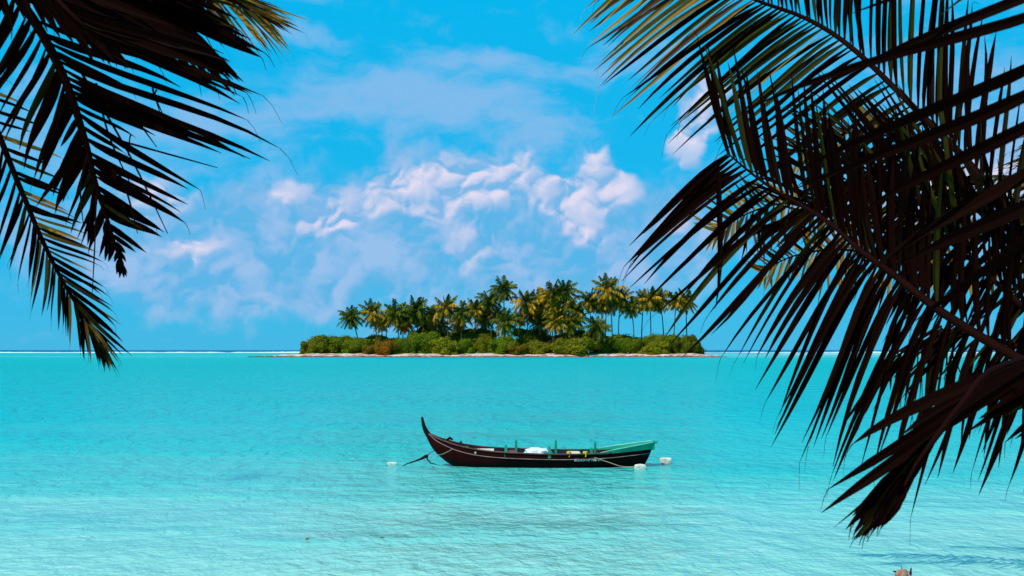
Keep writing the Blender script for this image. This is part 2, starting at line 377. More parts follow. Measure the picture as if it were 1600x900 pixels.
SH=[
 (470,512,524,554,462,'shrub_olive','dark olive shrub with a yellowish edge, leftmost on the island',0),
 (486,552,522,554,466,'shrub_green','broad dark green shrub just right of the leftmost shrub',1),
 (533,580,525,553,463,'shrub_bright','green shrub with bright top between the leftmost mounds and the brown bush',2),
 (560,622,521,548,474,'shrub_olive','olive shrub rising behind the brown and orange bushes',3),
 (569,597,536,555,458,'shrub_brown','small brown bush low on the sand, left of the orange bush',4),
 (586,617,530,555,456,'shrub_orange','rust orange bush, the only bright orange one on the island',5),
 (610,648,525,555,459,'shrub_green','rounded green shrub touching the right side of the orange bush',6),
 (638,690,516,554,465,'shrub_bright','tall bright green shrub, highest mound left of the island centre',7),
 (676,716,525,555,458,'shrub_yellow','yellow-green dome shrub in front of the tall bright green one',8),
 (708,742,528,554,460,'shrub_bright','low green shrub right beside the yellow-green dome',9),
 (738,768,523,554,461,'shrub_olive','olive yellow shrub left of the pinkish sand patch',10),
 (700,772,517,545,476,'shrub_deep','wide dark shrub in the second row behind the olive yellow one',11),
 (762,810,522,554,460,'shrub_bright','green shrub right of the pinkish sand patch below the tallest palm',0),
 (790,822,538,555,456,'shrub_brown','low reddish brown bush at the foot of the green shrubs near mid island',1),
 (806,842,522,546,473,'shrub_green','green shrub peeking out between two larger mounds at mid island',2),
 (814,862,530,556,459,'shrub_olive','low wide olive shrub left of the largest dome shrub',3),
 (848,876,533,554,462,'shrub_brown','narrow reddish bush squeezed against the left of the largest dome shrub',4),
 (862,931,524,557,458,'shrub_olive','largest dome shaped shrub, olive, front row right of mid island',5),
 (926,962,530,555,463,'shrub_deep','dark shrub right of the largest dome shrub',6),
 (956,990,526,553,462,'shrub_bright','bright green shrub under the row of slender palms',7),
 (938,1010,520,548,476,'shrub_green','long green shrub of the second row behind the slender palm trunks',8),
 (980,1010,527,553,461,'shrub_green','small green shrub left of the yellowish front mound at the right end',9),
 (1002,1044,531,555,458,'shrub_yellow','yellowish low mound in front at the right end of the island',10),
 (1008,1064,519,554,465,'shrub_green','tall rounded green shrub near the right end behind the yellowish mound',11),
 (1050,1094,521,554,461,'shrub_deep','dark green rounded shrub, rightmost on the island',0),
 (1040,1076,524,550,470,'shrub_olive','olive shrub between the two rounded mounds at the right end',1),
 (868,930,512,545,482,'shrub_deep','dark thicket shrub under the dense palm cluster right of centre',2),
 (640,700,508,540,484,'shrub_deep','dark thicket shrub under the palms left of centre',3),
 (806,868,510,540,484,'shrub_olive','brownish thicket shrub behind the low palms at mid island',4),
 (700,770,510,540,486,'shrub_olive','brownish thicket shrub under the palms left of the tallest palm',5),
]
for s in SH: shrub(s[0],s[1],s[2],s[3],s[4],s[5],s[6],s[7])

# island palm prototypes -------------------------------------------
def crown_mesh(seed, gold, nfr=30, R0=5.2):
    rr=random.Random(seed); vs=[];fs=[];mi=[]
    for i in range(nfr):
        az=i*2.399963+rr.uniform(-.25,.25); e=1-(i+.5)/nfr      # 1 = youngest, upright
        el=R(-62+140*e+rr.uniform(-10,10)); ln=R0*rr.uniform(.8,1.1)*(.8+.25*math.sin(e*3.1))
        droop=rr.uniform(.9,1.5)*(.55+.55*(1-abs(2*e-1)))
        m = 1 if (rr.random()<gold*(1.35-e)) else 0
        d=Vector((math.cos(az)*math.cos(el),math.sin(az)*math.cos(el),math.sin(el))); p=Vector((0,0,0)); pts=[p.copy()]
        ns=9
        for k in range(ns):
            p=p+d*(ln/ns); pts.append(p.copy()); d=(d+Vector((0,0,-droop/ns))).normalized()
        side0=Vector((-math.sin(az),math.cos(az),0))
        # rachis ribbon
        b=len(vs)
        for k,q in enumerate(pts):
            wd=.07*(1-k/(ns+1)); vs+= [q-side0*wd,q+side0*wd]
        for k in range(ns): fs.append((b+2*k,b+2*k+1,b+2*k+3,b+2*k+2)); mi.append(m)
        nl=22
        for k in range(nl):
            t=.12+.88*k/nl; u=t*ns; a=min(int(u),ns-1); q=pts[a].lerp(pts[a+1],u-a); tg=(pts[a+1]-pts[a]).normalized()
            L=1.5*math.sin(math.pi*(.14+.80*t))**.7*rr.uniform(.8,1.15)
            for sg in (-1,1):
                dd=(side0*sg*.8+tg*.55+Vector((0,0,-.55-rr.uniform(0,.5)))).normalized()
                wv=tg*.10
                e1=q+dd*L*.55+Vector((0,0,-.02)); e2=q+dd*L+Vector((0,0,-.22*L))
                b=len(vs); vs+=[q-wv,q+wv,e1+wv*.9,e1-wv*.9,e2]
                fs+=[(b,b+1,b+2,b+3),(b+3,b+2,b+4)]; mi+=[m,m]
    me=bpy.data.meshes.new('crown'); me.from_pydata([tuple(v) for v in vs],[],fs)
    me.materials.append(M['palm_green']); me.materials.append(M['palm_gold']); me.polygons.foreach_set('material_index',mi); return me
crowns=[crown_mesh(1,.25),crown_mesh(2,.75),crown_mesh(3,.5),crown_mesh(4,.15),crown_mesh(5,.95),crown_mesh(6,.4,22)]
nutm=MB(); rr=random.Random(3)
for i in range(9):
    a=i*.7; rockblob(nutm,(math.cos(a)*.35,math.sin(a)*.35,-.25-rr.random()*.3),(.19,.19,.22),i)
nut=nutm.build('coconuts',M['coconut']); nutme=nut.data; bpy.data.objects.remove(nut)
def island_palm(px,py,bpx,size,Y,cr,label,bpy_=None,rot=0.,tilt=0.):
    top=P(px,py,Y); base=Vector((X(bpx,Y),Y+random.Random(px).uniform(-2,2),.8))
    root=empty('coconut_palm',base); tag(root,label,'palm tree','coconut palms on the island')
    rr=random.Random(int(px*7+py)); pts=[];rad=[]
    bend=rr.uniform(-.5,.5)+(top.x-base.x)*.18
    for k in range(10):
        t=k/9; q=base.lerp(top,t); q.x-=bend*math.sin(math.pi*t); pts.append(q); rad.append(.27-.11*t+(.16 if k==0 else 0))
    tb=MB(base); tb.tube(pts,rad,7); tb.build('trunk',M['bark_far'],root,True)
    c=bpy.data.objects.new('crown',crowns[cr]); link(c,root); c.location=top-base; sc=size/30.5; c.scale=(sc,sc,sc); c.rotation_euler=(0,tilt,rot)
    n_=bpy.data.objects.new('coconuts',nutme); link(n_,root); n_.location=top-base; n_.scale=(sc,)*3
PL=[
 (549,495,561,36,470,3,'small dark palm, leftmost on the island'),
 (582,489,590,40,472,2,'second palm from the left end, spreading crown with brownish lower fronds'),
 (604,497,606,30,478,1,'low brownish palm tucked between the second and the third tall left palms'),
 (618,489,625,42,470,0,'palm with pale upright fronds above the orange bush'),
 (651,484,655,46,472,3,'full dark green palm over the tall bright green shrub'),
 (636,500,640,34,480,4,'low golden palm below and left of the full dark green palm'),
 (677,494,679,34,476,2,'short palm between the full dark palm and the golden-topped one'),
 (697,480,700,42,472,1,'palm with golden lower fronds, upper crown left of island centre'),
 (722,490,722,38,470,0,'rounded green palm just right of the golden palm left of centre'),
 (742,484,744,36,476,2,'palm left of the two tall palms at mid island'),
 (765,470,768,36,474,3,'second tallest palm, just left of the tallest one'),
 (787,452,788,40,472,0,'tallest palm of the island, crown clear against the sky'),
 (777,492,779,32,480,4,'low golden palm between the trunks of the two tall palms'),
 (791,503,791,42,464,0,'low broad green palm directly under the tallest palm'),
 (758,500,756,32,482,2,'low palm left of the broad green one under the tallest palm'),
 (822,472,825,42,470,1,'golden green palm standing free right of the tallest palm'),
 (843,470,846,34,478,4,'golden palm with drooping dead fronds right of the free standing one'),
 (862,462,864,44,472,4,'large golden palm at the left of the dense central cluster'),
 (882,456,884,42,474,3,'high dark palm with windswept fronds topping the dense cluster'),
 (873,486,874,42,466,1,'golden brown palm low in the dense cluster'),
 (897,484,898,38,470,0,'dark green palm on the right flank of the dense cluster'),
 (846,504,846,34,478,2,'low palm at the left foot of the dense cluster'),
 (890,506,891,36,462,3,'low dark palm at the right foot of the dense cluster'),
 (903,498,905,30,480,4,'small golden palm behind the right flank of the dense cluster'),
 (922,470,925,38,472,0,'green palm right of the gap beside the dense cluster'),
 (950,453,946,46,470,2,'highest palm of the slender row right of the gap'),
 (938,474,940,36,476,1,'golden palm below and left of the highest slender palm'),
 (953,470,956,40,474,4,'golden palm directly under the crown of the highest slender palm'),
 (970,468,968,38,472,2,'palm with bent trunk right of the highest slender palm'),
 (986,480,989,32,470,3,'short thin palm standing alone between two groups of the slender row'),
 (1006,469,1003,34,474,0,'palm with slightly leaning trunk left of the golden pair'),
 (1016,468,1018,42,470,1,'full golden palm of the pair on the right of the slender row'),
 (1031,469,1037,36,473,2,'palm leaning left with curved trunk right of the golden pair'),
 (1056,470,1050,32,470,1,'palm leaning right, second from the right end of the island'),
 (1072,470,1076,36,472,2,'rightmost palm of the island, slender and slightly leaning left'),
 (933,512,935,40,459,3,'stubby young palm among the shrubs below the slender row'),
 (812,498,812,26,484,2,'tiny palm behind the shrubs between the tallest and the free standing palm'),
 (716,504,716,30,482,1,'low palm half hidden behind shrubs left of the two tall palms'),
 (664,506,664,34,484,3,'low dark palm right behind the tall bright green shrub'),
 (688,508,690,32,480,4,'low golden brown palm under the golden palm left of centre'),
 (752,486,753,34,484,0,'green palm between the short left group and the second tallest palm'),
 (832,490,834,36,482,1,'golden palm behind and right of the free standing palm'),
 (858,488,859,38,480,3,'dark palm in the middle of the dense cluster'),
 (868,502,869,36,462,4,'golden low palm in front of the dense cluster'),
 (630,506,631,30,484,2,'low palm in the second row above the orange bush'),
 (595,506,596,28,486,0,'low green palm at the foot of the left group'),
]
for i,p in enumerate(PL): island_palm(*p[:6],p[6],rot=i*1.3,tilt=.12*math.sin(i*2.1))

# ------------------------------------------------------------------ boat
BY=27.35
boat=empty('rowing_boat',(0.5,BY,0)); tag(boat,'dark brown wooden rowing boat with tall curved prow and green stern, moored on the lagoon','boat')
# stations: gunwale x,z ; keel x,z ; half beam ; height of green wash strake
ST=[(-1.86,.72,-1.945,.72,.030),(-1.70,.630,-1.80,.43,.12),(-1.50,.560,-1.62,.22,.22),(-1.20,.470,-1.35,.02,.34),(-.80,.395,-1.06,-.10,.46),
    (-.30,.345,-.60,-.16,.56),(.30,.318,.1,-.18,.62),(.90,.300,.8,-.18,.64),(1.50,.300,1.4,-.18,.61),(1.90,.312,1.8,-.17,.56),
    (2.30,.335,2.15,-.15,.48),(2.75,.370,2.50,-.10,.34),(3.13,.400,2.86,-.06,.17)]
STN=catmull(ST,49)
NS=12
def sect(s,side,t,inset=0.0):
    gx,gz,kx,kz,b=s
    yv=(b-inset)*math.sin(t*math.pi/2)**.75 if t>0 else 0
    if b-inset<0: yv=0
    z=kz+inset*.8+(gz-kz-inset*.8)*(t**1.7)
    x=kx+(gx-kx)*t
    return Vector((x,BY+side*yv,z))
def shell(name,mat_,inset,flip,rng=None,parent=boat,floor=None):
    mb=MB(boat.location); rows=[]
    sts=STN if rng is None else STN[rng[0]:rng[1]]
    for s in sts:
        row=[]
        for k in range(-NS,NS+1):
            t=abs(k)/NS; v=sect(s,-1 if k<0 else 1,t,inset)
            if floor is not None: v.z=max(v.z,floor)
            row.append(v)
        rows.append(row)
    vs=[v for r in rows for v in r]; w=2*NS+1; fs=[]
    for i in range(len(rows)-1):
        for k in range(w-1):
            f=(i*w+k,i*w+k+1,(i+1)*w+k+1,(i+1)*w+k); fs.append(f[::-1] if flip else f)
    fs.append(tuple(range(w))) ; fs.append(tuple((len(rows)-1)*w+k for k in range(w))[::-1])
    mb.add(vs,fs); return mb.build(name,mat_,parent,True)
shell('hull',M['hull'],0,False)
shell('hull_lining',M['inner'],.03,True,(5,47),floor=.02)
# curved prow post
pp=[(-2.025,1.095,.020),(-2.005,1.00,.026),(-1.975,.88,.034),(-1.925,.77,.044),(-1.865,.69,.052),(-1.79,.615,.046)]
pc=catmull(pp,16); mb=MB(boat.location); vs=[];fs=[]
for (x,z,r) in pc:
    for (a,b_) in ((-1,-1),(0.9,-1.1),(1.15,0),(.9,1.1),(-1,1),(-1.3,0)): vs.append((x+a*r,BY+b_*r*.62,z+a*r*.35))
for i in range(15):
    for k in range(6): fs.append((i*6+k,i*6+(k+1)%6,(i+1)*6+(k+1)%6,(i+1)*6+k))
fs+=[tuple(range(6))[::-1],tuple(90+k for k in range(6))]
mb.add(vs,fs); mb.build('prow_post',M['stem'],boat,True)
# outer stem strip (pale worn edge)
mb=MB(boat.location)
edge=[Vector((s[2],BY,s[3])) for s in STN[:15]]
mb.tube([(v.x-.004,v.y,v.z) for v in edge],.011,5); mb.build('stem_edge',M['stem'],boat,True)
# gunwale rails and rub rails
for side in (-1,1):
    mb=MB(boat.location)
    mb.tube([sect(s,side,1)+Vector((0,side*.006,.010)) for s in STN[1:40]],.019,6); mb.build('gunwale',M['gunwale'],boat,True)
    mb=MB(boat.location)
    mb.tube([sect(s,side,.86)+Vector((0,side*.007,0)) for s in STN],.0085,5); mb.build('rub_rail',M['rail_pale'],boat,True)
    # green wash strake at the stern
    mb=MB(boat.location); a=[];i0=36
    for i in range(i0,49):
        s=STN[i]; g=sect(s,side,1); u=(i-i0)/(48-i0); h=.006+.135*u**.75; fl=.02*u
        a.append((g+Vector((0,side*.010,-.012)),g+Vector((.05*u,side*(.016+fl),h)),g+Vector((.05*u,side*(fl-.012),h)),g+Vector((0,-side*.018,-.012))))
    vs=[v for r in a for v in r];fs=[]
    for i in range(len(a)-1):
        for k in range(4): fs.append((i*4+k,i*4+(k+1)%4,(i+1)*4+(k+1)%4,(i+1)*4+k))
    fs+=[(3,2,1,0),tuple((len(a)-1)*4+k for k in range(4))]
    mb.add(vs,fs); ws=mb.build('wash_strake',M['green_paint'],boat)
    mb=MB(boat.location); mb.tube([r[1]+Vector((0,-side*.012,.008)) for r in a],[.005+.009*min(1,i/4) for i in range(len(a))],6); mb.build('cap_rail',M['green_pale'],ws,True).matrix_parent_inverse.identity()
# transom
s=STN[-1]; mb=MB(boat.location)
mb.box((s[0]+.035,BY,.455),(.05,.40,.17)); mb.box((s[0]+.075,BY,.530),(.11,.30,.035)); mb.tube([(s[0]+.05,BY-.13,.53),(s[0]+.05,BY-.13,.575)],.022,6); mb.build('transom',M['green_paint'],boat)
# stern deck / inner green panel
mb=MB(boat.location); vs=[];fs=[]
for i in range(39,49):
    s=STN[i]; g0=sect(s,-1,1,.03); g1=sect(s,1,1,.03); vs+=[g0-Vector((0,0,.03)),g1-Vector((0,0,.03))]
for i in range(9): fs.append((2*i,2*i+2,2*i+3,2*i+1))
mb.add(vs,fs); mb.build('stern_deck',M['inner_green'],boat)
mb=MB(boat.location); vs=[];fs=[]
for i in range(3,12):
    s=STN[i]; g0=sect(s,-1,1,.02); g1=sect(s,1,1,.02); vs+=[g0-Vector((0,0,.035)),g1-Vector((0,0,.035))]
for i in range(8): fs.append((2*i,2*i+2,2*i+3,2*i+1))
mb.add(vs,fs); mb.build('bow_deck',M['stem'],boat)
# thwarts
def beam_at(x):
    return min(((abs(s[0]-x),s) for s in STN),key=lambda q:q[0])[1]
for x,w,mm in ((-.62,.42,'plank'),(.02,.20,'gunwale'),(.72,.2,'gunwale'),(1.42,.24,'plank'),(-1.05,.12,'gunwale')):
    s=beam_at(x); mb=MB(boat.location); y0=BY-(s[4]-.05); y1=BY+(s[4]-.05)
    mb.box((x,(y0+y1)/2,s[1]-.035),(w,y1-y0,.035)); mb.build('thwart',M[mm],boat)
# thole posts: (px, top py, side)
for px,pt,side in ((790.5,695,-1),(806.5,687,1),(858.5,697,-1),(868.5,687,1),(924,699,-1),(930,690,1)):
    s=beam_at(0); Yp=BY; x=(px-HX)/F*BY; s=beam_at(x); Yp=BY+side*(s[4]-.02); x=(px-HX)/F*Yp; s=beam_at(x)
    zt=H-(pt-HY)/F*Yp; z0=s[1]-.08; mb=MB(boat.location)
    wd=.062 if side<0 else .055
    rows=[(z0,wd),(z0+.12,wd*1.05),(z0+(zt-z0)*.75,wd),(zt-.025,wd*.95),(zt,wd*.6)]
    vs=[];fs=[]
    for z,w_ in rows:
        for a,b_ in ((-1,-.6),(1,-.6),(1,.6),(-1,.6)): vs.append((x+a*w_/2,Yp+b_*w_/2,z))
    for i in range(4):
        for k in range(4): fs.append((i*4+k,i*4+(k+1)%4,(i+1)*4+(k+1)%4,(i+1)*4+k))
    fs+=[(16,17,18,19),(3,2,1,0)]
    mb.add(vs,fs)
    mb.build('thole_post',M['green_paint'],boat)
# lettering painted on the near side
def letter_mesh(txt,size):
    cu=bpy.data.curves.new('t','FONT'); cu.body=txt; cu.size=size; cu.extrude=.002; cu.offset=.0003; cu.space_character=1.12
    o=bpy.data.objects.new('t',cu); COL.objects.link(o); dg=bpy.context.evaluated_depsgraph_get(); dg.update()
    me=bpy.data.meshes.new_from_object(o.evaluated_get(dg)); bpy.data.objects.remove(o); return me
me=letter_mesh('003-LD-NF NM 271',.078); me.materials.clear(); me.materials.append(M['letter'])
xs_=[v.co.x for v in me.vertices]; wid=max(xs_)-min(xs_); X0=(897.5-HX)/F*26.75; X1=(941-HX)/F*26.75; k=(X1-X0)/wid
def side_pt(x,z):
    near=sorted(STN,key=lambda q:abs((q[0]+q[2])/2-x))[:5]
    best=None
    for q in near:
        for t in [i/60 for i in range(20,61)]:
            v=sect(q,-1,t); d=(v.z-z)**2*9+(v.x-x)**2*.02
            if best is None or d<best[0]: best=(d,v)
    return best[1].y
zc=.155
for v in me.vertices:
    u=(v.co.x-min(xs_))*k; x=X0+u; z=zc+v.co.y*.95
    v.co=Vector((x,side_pt(x,z)-.010-v.co.z,z))-boat.location
lo=bpy.data.objects.new('lettering',me); link(lo,boat)

# things lying in the boat
def lump(name,c,r,mat_,seed,amp=.25,sub=3,fr=2.5,flat=None):
    t=bmesh.new(); bmesh.ops.create_icosphere(t,subdivisions=sub,radius=1)
    vs=[]
    for v in t.verts:
        k_=1+amp*mn.noise(v.co*fr+Vector((seed,0,0)))+amp*.4*mn.noise(v.co*fr*2.7+Vector((0,seed,0)))
        q=Vector((v.co.x*r[0],v.co.y*r[1],v.co.z*r[2]))*k_
        if flat is not None: q.z=max(q.z,flat)
        vs.append(q)
    fs=[tuple(q.index for q in f.verts) for f in t.faces]; t.free()
    return mesh_obj(name,vs,fs,mat_,smooth=True,loc=c)
b=lump('tarpaulin_bundle',((840-HX)/F*BY,BY-.05,.285),(.29,.28,.115),M['white'],3,.30,4,2.6)
tag(b,'crumpled white tarpaulin bundle lying amidships in the boat','bundle')
for px,zz,lab in ((889,.31,'small knot of yellow rope on the gunwale left of the pale thwart'),(914.5,.31,'small knot of yellow rope beside the aft green post')):
    x=(px-HX)/F*26.8; mb=MB((x,26.78,zz)); 
    for q in range(4):
        a0=q*1.3; mb.tube([(x+.045*math.cos(a0+u*.9),26.79+.05*math.sin(a0+u*.9),zz+.012+.012*q) for u in range(7)],.010,5)
    mb.tube([(x,26.74,zz+.02),(x+.01,26.72,zz-.03),(x,26.72,zz-.06)],.009,5)
    tag(mb.build('rope_knot',M['rope_yellow'],loc=(x,26.78,zz)),lab,'rope')
# small dark cleat on the foredeck
mb=MB(boat.location); mb.tube([(-1.47,BY,.58),(-1.40,BY,.625),(-1.33,BY,.585)],[.02,.035,.02],6); mb.build('cleat',M['stem'],boat)
mb=MB(boat.location); mb.tube([(-1.18,BY-.06,.50),(-1.15,BY,.545),(-1.12,BY+.05,.50)],[.01,.02,.01],5); mb.build('cleat',M['stem'],boat)
# mooring ropes
def rope(name,pts,r,m,label,sag=0,n=14):
    pts=[Vector(p) for p in pts]; o=pts[0].copy(); c=catmull([tuple(p) for p in pts],n) if len(pts)>2 else [tuple(pts[0].lerp(pts[1],i/(n-1))) for i in range(n)]
    q=[]
    for i,p in enumerate(c):
        t=i/(n-1); q.append(Vector(p)-Vector((0,0,sag*4*t*(1-t))))
    mb=MB(o); mb.tube(q,r,5); ob=mb.build(name,M[m],smooth=True,loc=o); tag(ob,label,'rope'); return ob
rope('mooring_rope',[P(929,715,26.72),P(950,722,26.68),P(972,729,26.60),P(993,729,26.5)],.008,'rope_pale','thin pale rope slung from the aft rail down to the white float at the stern')
rope('mooring_rope',[P(680,703,27.1),P(672,708,27.0),P(667,713,26.9)],.008,'rope_dark','thin dark line from the prow down to the thick dark hawser')
rope('mooring_rope',[P(708,701,26.98),P(690,710,26.9),P(667.5,712.5,26.9)],.006,'rope_pale','thin pale line from the bow gunwale down to the thick dark hawser')
hw=MB(P(632,726.5,26.9))
hw.tube([P(629,728,26.9),P(636,724.5,26.9),P(650,720,26.9),P(659,716.2,26.9),P(667,713,26.9)],[.008,.014,.018,.030,.028],7)
hw.tube([P(667,713,26.9),P(668,718,26.9),P(673,723.5,26.9),P(681,725.6,26.85),P(683,727,26.85)],[.022,.015,.013,.009,.004],6)
hw.tube([P(660,715.5,26.9),P(665,713,26.9),P(669,711.5,26.9)],[.03,.040,.022],7)
tag(hw.build('hawser',M['rope_dark'],smooth=True,loc=P(632,726.5,26.9)),'thick dark forked mooring hawser rising from the water left of the prow','rope')

def block_float(name,c,d,seed,label,rotz=0,algae=True,mname='foam_buoy'):
    t=bmesh.new(); bmesh.ops.create_cube(t,size=1); bmesh.ops.subdivide_edges(t,edges=t.edges[:],cuts=5,use_grid_fill=True)
    vs=[]
    rm=Matrix.Rotation(rotz,3,'Z')
    for v in t.verts:
        q=v.co.copy(); rr_=Vector((q.x,q.y,q.z)); 
        l=(abs(rr_.x*2)**6+abs(rr_.y*2)**6+abs(rr_.z*2)**6)**(1/6); q=rr_/max(l,.001)*max(abs(rr_.x),abs(rr_.y),abs(rr_.z))*2*1.0
        q=Vector((q.x*d[0]*(1-.25*(-q.z if q.z<0 else 0)*2*.5),q.y*d[1],q.z*d[2]*(1.15-.5*q.x*q.x)))
        q*=1+.10*mn.noise(v.co*5+Vector((seed,0,0)))
        vs.append(rm@q)
    fs=[tuple(q.index for q in f.verts) for f in t.faces]; t.free()
    root=empty(name,c); tag(root,label,'float')
    mesh_obj('float_body',vs,fs,M[mname],root)
    mb=MB(); rr=random.Random(seed)
    if False:
        for i in range(26):
            a=rr.uniform(0,6.28); x=math.cos(a)*d[0]*.5; y=math.sin(a)*d[1]*.5; z=-d[2]*.25+rr.uniform(-.02,.03)
            p=rm@Vector((x,y,z)); rockblob(mb,p,(.022,.015,.018),i)
        mb.build('algae',M['algae'],root)
    return root
p=P(1000.5,731.5,26.5); p.z=.035; block_float('mooring_float',p,(.25,.18,.135),2,'white foam float tied under the stern of the boat',.1)
p=P(1040.5,721.5,27.9); p.z=.055; block_float('mooring_float',p,(.27,.19,.135),7,'white foam block float drifting right of the boat',-.1)
p=P(613,726.5,27.5); p.z=.012; block_float('mooring_float',p,(.22,.14,.10),11,'small algae stained float left of the dark hawser',.2)
# floating bits
lf=lump('floating_leaf',(P(480,843,16.7).x,16.7,.012),(.032,.02,.010),M['leaf_gold'],4,.5,2); tag(lf,'tiny yellow green leaf floating in the shallows at lower left','leaf')
lf=lump('floating_twig',(P(597,841,16.8).x,16.8,.01),(.04,.008,.006),M['twig'],5,.3,2); tag(lf,'tiny dark twig floating in the shallows below the boat','twig')

# driftwood at the lower right
db=P(1410,900,12.0); base=Vector((db.x,12.0,-.25))
root=empty('driftwood_stump',base); tag(root,'pinkish broken driftwood stump with dark splinters at the lower right edge','driftwood')
D=12.0
mb=MB(base); mb.tube([(db.x+.05,12,-.25),(db.x+.02,12,.05),(db.x-.0,12,.30),P(1411,896,D),P(1414,889,D)],[.16,.12,.09,.055,.02],9)
mb.tube([P(1412,903,D),P(1404,896,D),P(1400,893,D)],[.05,.045,.02],7); mb.tube([P(1414,900,D),P(1420,903,D),P(1423,910,D)],[.04,.04,.03],7)
mb.build('stump_body',M['driftwood'],root,True)
for pts,rd in (([P(1407,894,D),P(1401,893.5,D),P(1394.5,893,D)],[.016,.012,.004]),([P(1415,905,D),P(1413,896,D),P(1411.5,890,D)],[.022,.016,.012]),
               ([P(1421,905,D),P(1422.5,896,D),P(1423.8,887,D)],[.016,.014,.005]),([P(1410,892,D),P(1409,888,D),P(1408.3,884,D)],[.006,.004,.002]),
               ([P(1415,896,D),P(1418,893,D),P(1421,894,D)],[.006,.005,.004]),([P(1404,900,D),P(1403,897,D),P(1406,895,D)],[.014,.012,.01])):
    mb=MB(base); mb.tube(pts,rd,5); mb.build('splinter',M['twig'],root)

# ------------------------------------------------------------------ near palms
def lerpkey(keys,t):
    if t<=keys[0][0]: return keys[0][1:]
    for a,b in zip(keys,keys[1:]):
        if t<=b[0]:
            u=(t-a[0])/(b[0]-a[0]); return tuple(x*(1-u)+y*u for x,y in zip(a[1:],b[1:]))
    return keys[-1][1:]
def blade(mb,p,d0,vec,width,rr,m=0,droop=.055,fold=.35,face=None,seg=7):
    """a leaflet: starts along d0, ends at p+vec; tapered, folded down its middle"""
    L=vec.length; c1=p+d0*L*.05+vec*.27; end=p+vec; c2=p+vec*.68+Vector((0,0,droop*L*.55))+Vector((rr.gauss(0,.022),rr.gauss(0,.03),rr.gauss(0,.022)))*L
    pts=[]
    for i in range(seg+1):
        t=i/seg; pts.append(p*(1-t)**3+c1*3*t*(1-t)**2+c2*3*t*t*(1-t)+end*t**3)
    view=face if face is not None else Vector((0,1,0))
    vn=vec.normalized(); wv=vn.cross(view)
    if wv.length<.1: wv=vn.cross(Vector((1,0,0)))
    wv.normalize(); nn=wv.cross(vn).normalized()
    ang=rr.gauss(0,.45); wv=(wv*math.cos(ang)+nn*math.sin(ang)); nn=wv.cross(vn)
    prof=[.30,.85,1.0,1.0,.92,.74,.44,.05]
    vs=[];fs=[]
    for i,q in enumerate(pts):
        w=width*prof[min(i*7//seg,7)]*.5*(1+rr.uniform(-.08,.08))
        vs+=[q-wv*w,q+nn*w*fold,q+wv*w]
    for i in range(seg):
        fs+=[(3*i,3*i+1,3*i+4,3*i+3),(3*i+1,3*i+2,3*i+5,3*i+4)]
    mb.add(vs,fs,m)
    # hair-thin thread at the tip
    if rr.random()<.35:
        e=end; g=Vector((rr.gauss(0,.25),rr.gauss(0,.2),-.6))+vn*.8; g.normalize()
        mb.tube([e,e+g*L*.05,e+g*L*.10+Vector((0,0,-.03*L))],[width*.05,width*.035,width*.02],3,m)

def frond(parent,ctrl,sides,n,width,mats,seed,name='frond',rr_w=.022,jit=.06,leafmat=None,trange=(0,1),ljit=.08,ragged=0.,keep=None):
    """ctrl: tip..base control points (px,py,Y).  sides: list of (keys, depth) with keys (t,dx,dy,len_px)"""
    rr=random.Random(seed); org=parent.location
    cp=[tuple(P(*c)) for c in ctrl]; N_=60; pts=[Vector(q) for q in catmull(cp,N_)]
    mb=MB(org)
    for si,(keys,dep) in enumerate(sides):
        for i in range(n):
            t=trange[0]+(trange[1]-trange[0])*(i+rr.uniform(-.25,.25))/n; t=min(max(t,0),1)
            if rr.random()<ragged: continue
            if keep and not keep(si,t,i): continue
            u=t*(N_-1); a=min(int(u),N_-2); p=pts[a].lerp(pts[a+1],u-a); tg=(pts[a]-pts[a+1]).normalized()
            dx,dy,ln=lerpkey(keys,t); an=rr.gauss(0,jit); dx,dy=dx*math.cos(an)-dy*math.sin(an),dx*math.sin(an)+dy*math.cos(an)
            nl=math.hypot(dx,dy); dx/=nl; dy/=nl; ln*=1+rr.gauss(0,ljit)
            if ragged and rr.random()<.3: ln*=rr.uniform(.35,.8)
            vec=Vector((dx*ln/F*p.y,dep*ln/F*p.y+rr.gauss(0,.12)*ln/F*p.y,-dy*ln/F*p.y))
            blade(mb,p,tg,vec,width*rr.uniform(.8,1.15)*(.55+.45*min(1,ln/150)),rr,0 if leafmat is None else leafmat(t,rr))
    fr=mb.build(name,mats,parent)
    mb=MB(org); mb.tube(pts[::2]+[pts[-1]],[.004+rr_w*(i/31)**.8 for i in range(31)],6); mb.build('rachis',M['rachis'],fr,True)
    return fr

